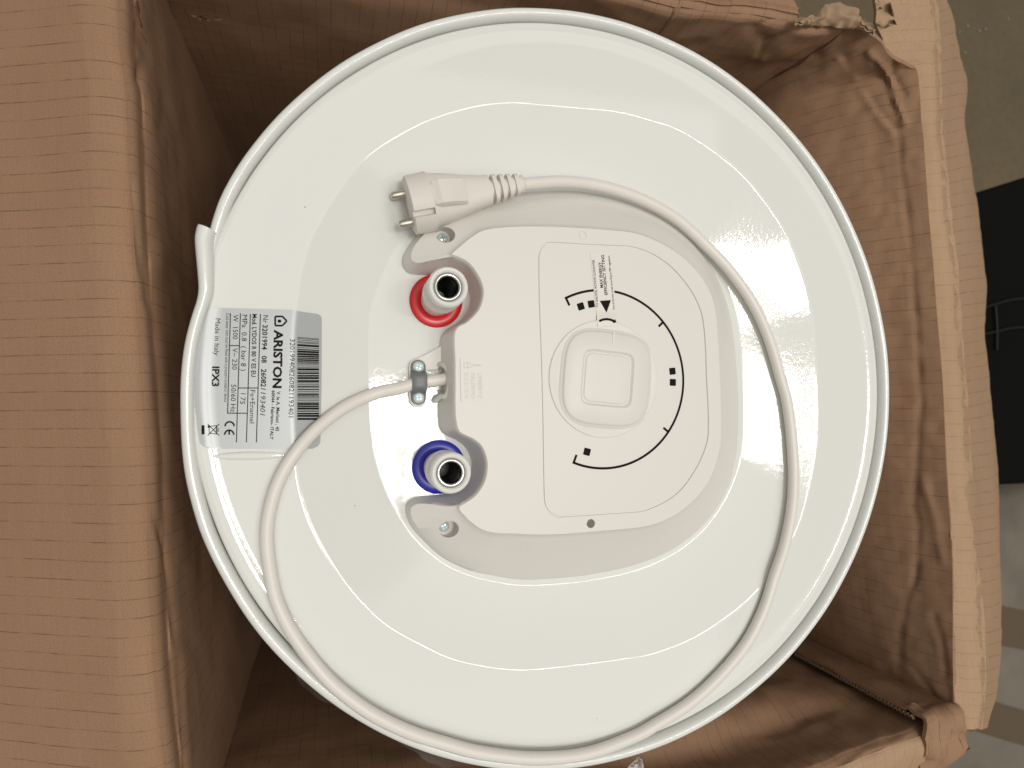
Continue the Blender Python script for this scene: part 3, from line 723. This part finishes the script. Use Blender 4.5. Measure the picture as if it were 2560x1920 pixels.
def sheet(name, rows, parent, material, nv=8, thick=.0038, nu=10, crf=None, rough=None, side=1, label=None, u0=0.0, holes=None, creases=None):
    """rows: point rows from one edge to the other (equal counts); grid interpolated both ways, then given thickness"""
    dense = [[Vector(p) for p in crom([tuple(q) for q in r], nu)] for r in rows]
    ncol = len(dense[0]); grid = []
    for k in range(len(dense)-1):
        for j in range(nv):
            grid.append([crom([tuple(dense[max(k-1, 0)][i]), tuple(dense[k][i]), tuple(dense[k+1][i]), tuple(dense[min(k+2, len(dense)-1)][i])], nv)[nv+j] for i in range(ncol)])
    grid.append([tuple(p) for p in dense[-1]])
    grid = [[Vector(p) for p in r] for r in grid]
    U = [u0]
    for a, b in zip(grid[0], grid[0][1:]): U.append(U[-1]+(b-a).length)
    mc = ncol//2; V = [0]
    for a, b in zip(grid, grid[1:]): V.append(V[-1]+(b[mc]-a[mc]).length)
    nr = len(grid)
    nrm = [[None]*ncol for _ in range(nr)]
    for r in range(nr):
        for c in range(ncol):
            e1 = grid[r][min(c+1, ncol-1)]-grid[r][max(c-1, 0)]; e2 = grid[min(r+1, nr-1)][c]-grid[max(r-1, 0)][c]
            q = e1.cross(e2); nrm[r][c] = q.normalized()*side if q.length > 1e-12 else Vector((0, 0, 1))
    if crf:
        for r in range(nr):
            for c in range(ncol):
                amp, fr = crf(U[c]-u0, V[r], grid[r][c]) if callable(crf) else crf
                grid[r][c] = grid[r][c]+nrm[r][c]*crumple(grid[r][c], amp, fr)
    if creases:
        for r in range(nr):
            if V[r] > .22: break
            for c in range(ncol): grid[r][c] = grid[r][c]+nrm[r][c]*creased(grid[r][c], creases)
    bm = bmesh.new(); uvl = bm.loops.layers.uv.new('UVMap')
    f_ = [[bm.verts.new(p) for p in r] for r in grid]
    b_ = [[bm.verts.new(p-n_*thick) for p, n_ in zip(r, q)] for r, q in zip(grid, nrm)]
    def face(vs, uvs):
        f = bm.faces.new(vs)
        for l, q in zip(f.loops, uvs): l[uvl].uv = q
    for r in range(nr-1):
        for c in range(ncol-1):
            if holes and holes(r/(nr-1), c/(ncol-1)): continue
            uv = [(U[c], V[r]), (U[c+1], V[r]), (U[c+1], V[r+1]), (U[c], V[r+1])]
            face((f_[r][c], f_[r][c+1], f_[r+1][c+1], f_[r+1][c]), uv)
            face((b_[r][c], b_[r+1][c], b_[r+1][c+1], b_[r][c+1]), [uv[0], uv[3], uv[2], uv[1]])
    for r in range(nr-1):
        for c in (0, ncol-1): face((f_[r][c], f_[r+1][c], b_[r+1][c], b_[r][c]), [(U[c], V[r]), (U[c], V[r+1]), (U[c]+.004, V[r+1]), (U[c]+.004, V[r])])
    for c in range(ncol-1):
        for r in (0, nr-1): face((f_[r][c], f_[r][c+1], b_[r][c+1], b_[r][c]), [(U[c], V[r]), (U[c+1], V[r]), (U[c+1], V[r]+.004), (U[c], V[r]+.004)])
    fixn(bm)
    return mk(name, bm, material, parent, 50, label=label)
def down(row, plan, zs, inw):
    """wall rows below a fold row: plan = function t -> (x, y) of the straight wall"""
    out = []
    for z in zs:
        out.append([Vector((*plan(i/(len(row)-1), row[i]), z)) for i in range(len(row))])
    return out
TL, TR_, BR_, BL = Vector((-.263, .262)), Vector((.2265, .277)), Vector((.312, -.256)), Vector((-.222, -.262))

# left side: wall and flap, one rounded fold between them
LFX = [(-260, 268), (-120, 277), (0, 284), (116, 288), (214, 302), (340, 308), (463, 313), (637, 320), (868, 336), (1000, 345), (1133, 354), (1300, 358), (1452, 362), (1600, 369), (1683, 374), (1800, 386), (1920, 400), (2060, 413), (2200, 425)]
lf = [un((x, y), ZFOLD) for y, x in LFX]
lf = [Vector((p.x, p.y, ZFOLD)) for p in lf]
def lrow(dx, z): return [Vector((p.x+dx, p.y, z)) for p in lf]
def lplan(p, dx):
    t = (TL.y-p.y)/(TL.y-BL.y); return Vector((TL.x+(BL.x-TL.x)*t+dx, p.y, 0))
rows = [lrow(.0005, ZFOLD-.0015), lrow(.0022, ZFOLD-.0045), lrow(.0030, ZFOLD-.012)]
rows += [[Vector((lf[i].x*(1-k)+lplan(lf[i], 0).x*k+.0058*(1-k), lf[i].y, z)) for i in range(len(lf))] for z, k in ((-.056, .15), (-.11, .5), (-.22, 1), (-.45, 1), (ZBOT, 1))]
sheet('wall', rows, BX, M['card'], nv=8, nu=14, crf=lambda u, v, p: (0 if v < .012 else .0011 if v < .1 else .002, 24 if v < .1 else 9), side=-1, creases=[([(318,460),(330,600),(350,760)], .0012, 4), ([(372,1290),(385,1350),(405,1450),(428,1650),(440,1800),(447,1930)], .0013, 4), ([(395,240),(390,290),(386,330)], .0012, 5), ([(452,300),(448,330),(444,360)], .0012, 5), ([(330,70),(345,140),(330,200)], .002, 7)], label='shaded left-hand carton wall seen at a steep angle')
rows = [lrow(.0024, ZFOLD-.0043), lrow(.0016, ZFOLD-.0010), lrow(-.003, ZFOLD+.0010), lrow(-.012, ZFOLD+.0003), lrow(-.022, ZFOLD-.0035), lrow(-.07, ZFOLD-.026), lrow(-.15, ZFOLD-.062), lrow(-.24, ZFOLD-.102)]
sheet('flap', rows, BX, M['card'], nv=4, nu=6, crf=lambda u, v, p: (0 if v < .012 else .0012*min(1, (v-.012)/.05), 16), side=1, thick=.0006, label='broad carton flap folded outwards, ruled with faint dashed lines')

# right side
RI = [(-90, 2190), (0, 2196), (60, 2200), (110, 2218), (145, 2255), (168, 2288), (230, 2297), (298, 2301), (343, 2306), (436, 2313), (545, 2321), (653, 2331), (762, 2339), (870, 2349), (960, 2356), (1055, 2361), (1194, 2369), (1360, 2382), (1527, 2386), (1693, 2390), (1821, 2391)]
RO = [(-90, 2322), (0, 2326), (72, 2331), (120, 2333), (160, 2334), (200, 2334), (250, 2335), (298, 2336), (343, 2339), (436, 2347), (545, 2357), (653, 2368), (762, 2378), (870, 2388), (960, 2395), (1055, 2400), (1194, 2409), (1360, 2424), (1527, 2438), (1693, 2447), (1821, 2441)]
FE = [(-90, 2325), (0, 2350), (58, 2373), (100, 2384), (150, 2399), (200, 2413), (247, 2427), (285, 2412), (340, 2418), (443, 2433), (579, 2454), (640, 2460), (731, 2467), (846, 2462), (978, 2476), (1097, 2490), (1230, 2497), (1400, 2500), (1528, 2501), (1572, 2515), (1662, 2487), (1700, 2479), (1751, 2465), (1778, 2443)]
def rowpx(tab, z, ys=None): return [un((interp(tab, y)+5*noise.noise(Vector((y*.013, z*900, 2))), y), z) for y in (ys or [a for a, _ in RI])]
ys = [a for a, _ in RI]
ri, ro = rowpx(RI, ZFOLD), rowpx(RO, ZFOLD-.001)
crest = [a.lerp(b, .5)+Vector((0, 0, .0016)) for a, b in zip(ri, ro)]
edge = []
for y in ys:
    t = (y+90)/(1821+90); ye = -90+t*(1785+90); edge.append(un((interp(FE, ye), ye), -.165))
m1 = [a.lerp(b, .08)+Vector((0, 0, .004)) for a, b in zip(ro, edge)]
m2 = [a.lerp(b, .5)+Vector((0, 0, .010)) for a, b in zip(ro, edge)]
sheet('fold_strip', [[p+Vector((.0, 0, -.002)) for p in ri], crest, [p+Vector((0, 0, .0010)) for p in ro], [p+Vector((0, 0, .0005)) for p in m1]], BX, M['cardbrightlit'], nv=5, nu=8, crf=lambda u, v, p: (.0016 if u < .09 or u > .42 else .0009, 75), side=1, thick=.003, label='scuffed strip coloured pale as if lit along the right-hand carton fold')
sheet('flap', [ro, m1, m2, edge], BX, M['cardlit'], nv=6, nu=8, crf=lambda u, v, p: (.003*min(1, v/.05) if u < .1 else .0016*min(1, v/.05), 22), side=1, label='carton flap hanging down outside the right-hand fold with a ragged edge')
# right wall: straight below, dented near the torn corner
WI = [(40, 2118), (62, 2150), (95, 2200), (125, 2222), (150, 2262), (172, 2290), (230, 2299), (298, 2303), (343, 2308), (436, 2315), (545, 2323), (653, 2333), (762, 2341), (870, 2351), (960, 2358), (1055, 2363), (1194, 2371), (1360, 2384), (1527, 2388), (1693, 2391), (1796, 2388)]
wi = [un((x, y), ZFOLD-.002) for y, x in WI]
wi[0] = Vector((TR_.x, TR_.y, ZFOLD-.012))
def rplan(i):
    p = wi[i]; t = (TR_.y-p.y)/(TR_.y-BR_.y); t = max(0, min(1, t)); return Vector((TR_.x+(BR_.x-TR_.x)*t, TR_.y+(BR_.y-TR_.y)*t, 0))
def bulge(i): return -.026*math.sin(math.pi*i/(len(wi)-1))
rows = [wi]
for z, kk in ((-.040, .08), (-.055, .22), (-.075, .42), (-.12, .75), (-.20, 1), (-.40, 1), (ZBOT, 1)):
    rows.append([Vector((wi[i].x*(1-kk)+(rplan(i).x+bulge(i))*kk, wi[i].y*(1-kk)+rplan(i).y*kk, z+(0 if i else -.006*(1-kk)))) for i in range(len(wi))])
RC = [([(2115,150),(2130,190),(2150,215),(2180,250),(2205,290),(2240,320),(2250,350),(2252,420),(2266,508),(2281,653),(2292,798),(2302,979),(2307,1000),(2294,1166),(2288,1266),(2302,1310),(2294,1444),(2271,1499),(2260,1555),(2252,1704)], .0016, 5),
      ([(2178,130),(2215,165),(2226,200),(2236,250),(2250,285),(2262,312)], -.0030, 6), ([(2098,140),(2125,175),(2160,240),(2185,285),(2228,332)], -.0022, 6),
      ([(2190,150),(2205,190),(2222,225),(2230,260),(2248,300)], .0025, 5), ([(2235,150),(2228,180),(2245,210),(2262,240)], .002, 5), ([(2310,1190),(2340,1290),(2360,1400)], -.0015, 7), ([(2255,1640),(2300,1680),(2350,1750)], .0014, 5), ([(2340,1540),(2360,1600),(2372,1680)], .0018, 6)]
sheet('wall', rows, BX, M['card'], nv=9, nu=20, crf=lambda u, v, p: ((.0022*max(0, 1-u/.2)*max(0, 1-v/.1)+.0010), 42), side=1, creases=RC, label='right-hand carton wall, creased and dented below the torn corner')

# top side: wall and flap
tf = [Vector((TL.x, TL.y, ZFOLD)), Vector((-.17, .268, ZFOLD)), Vector((-.09, .272, ZFOLD))]
tf += [un(p, ZFOLD) for p in ((1640, 7), (1700, 17), (1760, 27), (1820, 32), (1880, 36), (1930, 45), (1990, 56), (2050, 66), (2110, 73))]
tf[-1] = Vector((TR_.x, TR_.y, ZFOLD-.004))
rows = [tf, [p+Vector((0, -.003, -.003)) for p in tf], [p+Vector((0, -.004, -.010)) for p in tf], [p+Vector((0, -.003, -.04)) for p in tf]]
def tplan(p):
    t = (p.x-TL.x)/(TR_.x-TL.x); return Vector((p.x, TL.y+(TR_.y-TL.y)*t, 0))
rows += [[Vector((p.x, tplan(p).y, z)) for p in tf] for z in (-.10, -.2, -.42, ZBOT)]
for _q, _k in ((4, .012), (5, .018), (6, .018), (7, .012)): rows[_q] = [p+Vector((0, -_k*math.sin(math.pi*i/(len(tf)-1)), 0)) for i, p in enumerate(rows[_q])]
sheet('wall', rows, BX, M['card'], nv=9, nu=24, crf=lambda u, v, p: ((.0020 if u > .36 and v < .10 else .0010), 26), side=-1, creases=[([(1888,74),(1905,60),(1930,47)], -.002, 4), ([(1900,135),(1912,108),(1950,92),(2000,72),(2040,64)], -.0025, 5), ([(1885,78),(1915,105)], -.003, 10), ([(1905,140),(1910,180)], .0016, 5)], label='carton wall behind the heater with a small paper tear')
rows = [[p+Vector((0, 0, .0002)) for p in tf[:-2]], [p+Vector((0, .004, .0022)) for p in tf[:-2]], [p+Vector((0, .012, .001)) for p in tf[:-2]], [p+Vector((0, .08, -.03)) for p in tf[:-2]], [p+Vector((0, .2, -.09)) for p in tf[:-2]]]
sheet('flap', rows, BX, M['card'], nv=5, nu=10, crf=(.0022, 22), side=1)
# crushed torn corner
tp = [(1985, 54), (2022, 38), (2050, 26), (2078, 12), (2108, 2), (2132, 12), (2150, 26), (2160, 45), (2182, 76)]
bt = [(1985, 60), (2022, 70), (2050, 68), (2078, 66), (2100, 70), (2120, 74), (2140, 74), (2160, 76), (2184, 84)]
md_ = [((a[0]+b[0])/2+3, (a[1]+b[1])/2-2) for a, b in zip(tp, bt)]
sheet('torn_corner', [[un(p, -.026) for p in tp], [un(p, -.021) for p in md_], [un(p, -.028) for p in bt]], BX, M['cardtorn'], nv=8, nu=8, crf=(.0038, 80), side=-1, thick=.002, label='crushed grey-brown torn corner of the carton')

# near side: wall, flap and the glued corner tab
bf = [Vector((BR_.x, BR_.y, ZFOLD-.004))]+[un(p, ZFOLD) for p in ((2300, 1838), (2215, 1868), (2130, 1902), (2040, 1940), (1900, 1985), (1700, 2030))]
bf += [Vector((-.02, -.268, ZFOLD)), Vector((-.12, -.266, ZFOLD)), Vector((BL.x, BL.y, ZFOLD))]
rows = [bf, [p+Vector((0, .003, -.004)) for p in bf], [p+Vector((0, .004, -.012)) for p in bf], [p+Vector((0, .002, -.05)) for p in bf]]
def bplan(p):
    t = (p.x-BR_.x)/(BL.x-BR_.x); return BR_.y+(BL.y-BR_.y)*t
rows += [[Vector((p.x, bplan(p), z)) for p in bf] for z in (-.11, -.2, -.42, ZBOT)]
sheet('wall', rows, BX, M['card'], nv=9, nu=24, crf=lambda u, v, p: ((.0022 if u < .2 and v < .12 else .0014), 24), side=-1, creases=[([(1850,1858),(1940,1850),(1990,1840),(2090,1800)], .0016, 5), ([(2000,1822),(2060,1800),(2100,1790)], .0014, 5), ([(2110,1915),(2170,1880),(2260,1850)], .002, 6)], label='carton wall on the near side, creased beside the glued tab')
rows = [[p+Vector((0, 0, .0003)) for p in bf], [p+Vector((0, -.005, .002)) for p in bf], [p+Vector((0, -.018, -.001)) for p in bf], [p+Vector((.0, -.08, -.03)) for p in bf], [p+Vector((0, -.16, -.07)) for p in bf]]
sheet('flap', rows, BX, M['cardbrightlit'], nv=5, nu=12, crf=(.0034, 24), side=1, label='scuffed near-side carton flap folded outwards, coloured lighter as if lit')
# glued tab: a second layer 5 mm inside, its corrugated cut edge showing
uw = Vector((BL.x-BR_.x, BL.y-BR_.y, 0)).normalized(); inw = Vector((-uw.y, uw.x, 0)); inw = inw if inw.y > 0 else -inw
def tabpt(s, z): return Vector((BR_.x, BR_.y, z))+uw*s+inw*.0085
tw = .036
tabrows = []
for z in (-.5, -.2, -.10, -.05, ZFOLD-.008): tabrows.append([tabpt(.0005, z), tabpt(tw*.5, z), tabpt(tw, z)])
tabrows.append([tabpt(.0005, ZFOLD+.0035), tabpt(tw*.5, ZFOLD+.004), tabpt(tw, ZFOLD+.004)])
tabrows.append([tabpt(s, ZFOLD+.0025)-inw*.016 for s in (-.004, tw*.5, tw)])
tabrows.append([tabpt(s, ZFOLD-.0085)-inw*.038 for s in (-.010, tw*.5, tw-.006)])
tabrows.append([tabpt(s, ZFOLD-.0215)-inw*.060 for s in (.006, tw*.5, tw-.014)])
sheet('glue_tab', tabrows, BX, M['card'], nv=5, nu=8, crf=lambda u, v, p: (.0016 if v < .46 else .0045, 60), side=-1, thick=.0030, label='glued carton tab with its corrugated cut edge showing')
# corrugation visible in the cut edge of the tab
bm = bmesh.new(); z = -.16; kx = 0; pts = []
while z < ZFOLD-.004:
    pts.append(tabpt(tw+.0006, z)-inw*(.0006 if kx % 2 else .0034)); z += .0017; kx += 1
rings(bm, [[p for p in pts], [p-uw*.003 for p in pts]], closed=False); fixn(bm); mk('corrugation', bm, M['cardtorn'], BX)
# carton base
bm = bmesh.new(); prism(bm, [Vector((p.x, p.y, 0)) for p in (TL, BL, BR_, TR_)], -.756, -.750); fixn(bm); mk('base_panel', bm, M['card'], BX)

# small paper tears curling off the walls
def tear(pts, z, amp, name='paper_tear', parent=BX):
    bm = bmesh.new(); rr = [[], []]
    for i, (a, b) in enumerate(pts):
        rr[0].append(un(a, z+amp*(.4+.6*math.sin(i*2.1)))); rr[1].append(un(b, z-.002))
    rings(bm, rr, closed=False); bmesh.ops.solidify(bm, geom=bm.faces[:], thickness=.0006); fixn(bm); mk(name, bm, M['cardtorn'], parent)
tear([((474, 36), (476, 40)), ((486, 44), (488, 38)), ((494, 44), (500, 52)), ((502, 38), (508, 46)), ((508, 44), (514, 50)), ((520, 46), (526, 54))], -.062, .006)
tear([((530, 50), (531, 53)), ((540, 52), (541, 48)), ((552, 50), (558, 47))], -.06, .004)
tear([((340, 2), (345, 0)), ((346, 22), (350, 24)), ((349, 42), (346, 44)), ((354, 60), (350, 56)), ((358, 68), (352, 70))], -.040, .006)
tear([((1965, 96), (1972, 108)), ((1990, 84), (2000, 98)), ((2015, 78), (2022, 90)), ((2036, 72), (2040, 80))], -.045, .002)
tear([((2268, 388), (2272, 393)), ((2284, 383), (2288, 391)), ((2294, 381), (2300, 384))], -.046, .006)
for a in (((2193, 2), (2199, 6)), ((2196, 20), (2203, 18)), ((2194, 52), (2204, 62)), ((2214, 66), (2222, 60)), ((2232, 46), (2240, 60)), ((2224, 4), (2232, 40))):
    tear([(a[0], (a[0][0]+4, a[0][1]+3)), (((a[0][0]+a[1][0])/2, (a[0][1]+a[1][1])/2-3), ((a[0][0]+a[1][0])/2+5, (a[0][1]+a[1][1])/2+3)), (a[1], (a[1][0]+5, a[1][1]+4))], -.029, .005)
tear([((2388, 1836), (2384, 1846)), ((2402, 1852), (2394, 1862)), ((2416, 1858), (2408, 1872)), ((2426, 1872), (2412, 1880))], -.032, .005)
tear([((2396, 1815), (2400, 1829)), ((2406, 1822), (2410, 1831)), ((2416, 1816), (2420, 1828)), ((2428, 1822), (2431, 1830)), ((2438, 1815), (2442, 1826))], -.031, .003)
tear([((2350, 1782), (2362, 1776)), ((2362, 1796), (2374, 1786)), ((2378, 1812), (2386, 1802)), ((2388, 1830), (2393, 1822))], -.032, .007)

# ------------------------------------------------------------------ plastic bag tucked round the drum
PB = thing('plastic_bag', (-.05, -.24, -.2), 'crinkled clear plastic bag tucked between the heater and the near carton wall', 'plastic bag')
bm = bmesh.new(); rr = []
for i in range(90):
    a = R(224+ (316-224)*i/89); row = []
    ztop = -.020+.008*noise.noise(Vector((i*.11, 1, 0)))+(-.012 if i > 55 else 0)
    for j in range(16):
        z = ztop-.16*j/15
        r = .2265+.0045*(1+noise.noise(Vector((i*.16, j*.5, 3.3))))+.004*abs(noise.noise(Vector((i*.35, j*.9, 8))))+ (.004*max(0, math.sin((i-8)/30*math.pi)) if 8 < i < 38 else 0)
        row.append(Vector((r*math.cos(a), r*math.sin(a), z)))
    rr.append(row)
rings(bm, rr, closed=False); fixn(bm); mk('film', bm, M['film'], PB, 60)
bm = bmesh.new(); rr = []
tipc = [(1594, 1889), (1606, 1900), (1610, 1925), (1612, 1960)]; tipl = [(1592, 1891), (1580, 1906), (1568, 1922), (1556, 1960)]
rr = [[un(Vector(a).lerp(Vector(b), s), -.012+.006*noise.noise(Vector((i*.9, s*4, 1)))) for s in [k/8 for k in range(9)]] for i, (a, b) in enumerate(zip(crom(tipl, 5), crom(tipc, 5)))]
rings(bm, rr, closed=False); fixn(bm); mk('corner_tip', bm, mat('hazy_plastic_film', (.80, .77, .74), .25, alpha=.62), PB, 60)

# ------------------------------------------------------------------ around the carton
m = M['floor'] = mat('dusty_concrete', rough=.6, spec=.3)
tc = nd(m, 'ShaderNodeTexCoord'); a = nd(m, 'ShaderNodeTexNoise', Scale=6.0, Detail=6.0, Roughness=.65); lk(m, tc.outputs['Object'], a.inputs['Vector'])
b = nd(m, 'ShaderNodeTexNoise', Scale=60.0, Detail=3.0); lk(m, tc.outputs['Object'], b.inputs['Vector'])
c = mix(m, ramp(m, a.outputs[0], [(.3, 0.0), (.7, 1.0)]), (.14, .108, .062), (.185, .142, .083))
c = mix(m, ramp(m, b.outputs[0], [(.3, .2), (.55, 0.0)]), c, (.07, .055, .035)); lk(m, c, bsdf(m).inputs['Base Color'])
lk(m, ramp(m, a.outputs[0], [(.3, .35), (.7, .7)]), bsdf(m).inputs['Roughness'])
bm = bmesh.new(); s = 4
bm.faces.new([bm.verts.new(p) for p in ((-s, -s, -.76), (s, -s, -.76), (s, s, -.76), (-s, s, -.76))])
fl = mk('floor', bm, M['floor']); fl['kind'] = 'structure'
# crumbs on the floor
for i, p in enumerate(((2400, 80), (2421, 64), (2449, 76), (2465, 72), (2522, 46), (2413, 130))):
    bm = bmesh.new(); q = un(p, -.757); bmesh.ops.create_icosphere(bm, subdivisions=2, radius=.0024)
    for v in bm.verts: v.co = Vector((v.co.x, v.co.y, v.co.z*.7))*(1+.3*noise.noise(v.co*400+Vector((i, 0, 0))))+Vector((q.x, q.y, -.758))
    o = mk('foam_crumb', bm, mat('foam', (.40, .37, .31), .7) if i == 0 else bpy.data.materials['foam'], None, 60)
    o['label'] = 'tiny pale foam crumb lying on the bare floor'; o['category'] = 'crumb'; o['group'] = 'foam crumbs on the floor'
# black appliance standing on the floor beyond the flap
zb = -.30
bp = [un(p, zb) for p in ((2380, 500), (2750, 383), (2790, 1206), (2400, 1209))]
BK = thing('black_cabinet', ((bp[0].x+bp[2].x)/2, (bp[0].y+bp[2].y)/2, -.76), 'glossy black cabinet with a looped cable on top standing beside the carton', 'cabinet')
bm = bmesh.new(); prism(bm, bp, -.76, zb); bmesh.ops.remove_doubles(bm, verts=bm.verts, dist=1e-6); bmesh.ops.bevel(bm, geom=bm.edges[:], offset=.004, segments=2, affect='EDGES'); fixn(bm)
mk('body', bm, mat('black_gloss', (.004, .004, .004), .6, spec=.06), BK, 40)
cb = mat('dark_cable', (.010, .010, .009), .4, spec=.2)
for pts in (((2455, 772), (2475, 764), (2500, 757), (2530, 749), (2600, 742)), ((2450, 836), (2490, 829), (2530, 820), (2600, 816)), ((2488, 765), (2490, 790), (2492, 830), (2491, 875))):
    bm = bmesh.new(); tube(bm, [un(p, zb+.004) for p in crom(pts, 6)], .0018, 8); fixn(bm); mk('cable', bm, cb, BK, 60)
# grey wrapped parcel with brown tape
zp = -.36
GP = None
pc_ = [un(p, zp) for p in ((2440, 1213), (2800, 1216), (2850, 2100), (2290, 2100), (2330, 1780), (2420, 1700))]
ctr = sum(pc_, Vector())/len(pc_)
GP = thing('wrapped_parcel', (ctr.x, ctr.y, -.76), 'grey plastic-wrapped parcel crossed by brown packing tape beside the carton', 'parcel')
m = M['wrap'] = mat('grey_wrap', rough=.45, spec=.4)
tc = nd(m, 'ShaderNodeTexCoord'); a = nd(m, 'ShaderNodeTexNoise', Scale=9.0, Detail=4.0); lk(m, tc.outputs['Object'], a.inputs['Vector'])
lk(m, mix(m, ramp(m, a.outputs[0], [(.35, 0.0), (.65, 1.0)]), (.14, .118, .092), (.205, .175, .14)), bsdf(m).inputs['Base Color']); bump(m, a.outputs[0], .6, .01)
def wr(x, y): return zp+.006*noise.noise(Vector((x*11, y*11, 1)))
bm = bmesh.new()
x0 = un((2270, 2150), zp).x; x1 = un((2900, 1700), zp).x; y0 = un((2600, 2150), zp).y; y1 = un((2500, 1214), zp).y
x0 = BR_.x+.055
gx, gy = 34, 40; rr = []
for i in range(gx+1):
    rr.append([Vector((x0+(x1-x0)*i/gx, y0+(y1-y0)*j/gy, wr(x0+(x1-x0)*i/gx, y0+(y1-y0)*j/gy)-(.012 if j in (0, gy) or i in (0, gx) else 0))) for j in range(gy+1)])
gv = rings(bm, rr, closed=False)
bd = [gv[i][0] for i in range(gx+1)]+[gv[gx][j] for j in range(1, gy+1)]+[gv[i][gy] for i in range(gx-1, -1, -1)]+[gv[0][j] for j in range(gy-1, 0, -1)]
lo = [bm.verts.new((v.co.x, v.co.y, -.76)) for v in bd]
for i in range(len(bd)): j = (i+1) % len(bd); bm.faces.new((bd[i], bd[j], lo[j], lo[i]))
fixn(bm); mk('wrapping', bm, M['wrap'], GP, 45)
tm = mat('brown_tape', (.115, .078, .045), .32)
for A, B, C, Dd in (((2380, 1488), (2700, 1556), (2700, 1655), (2380, 1588)), ((2330, 1705), (2700, 1820), (2700, 1905), (2330, 1795))):
    bm = bmesh.new(); rr = []
    for i in range(21):
        a, b = Vector(A).lerp(Vector(B), i/20), Vector(Dd).lerp(Vector(C), i/20); row = []
        for j in range(9):
            q = un(a.lerp(b, j/8), zp); q.z = wr(q.x, q.y)+.0016; row.append(q)
        rr.append(row)
    rings(bm, rr, closed=False); up_normals(bm); mk('tape', bm, tm, GP, 60)
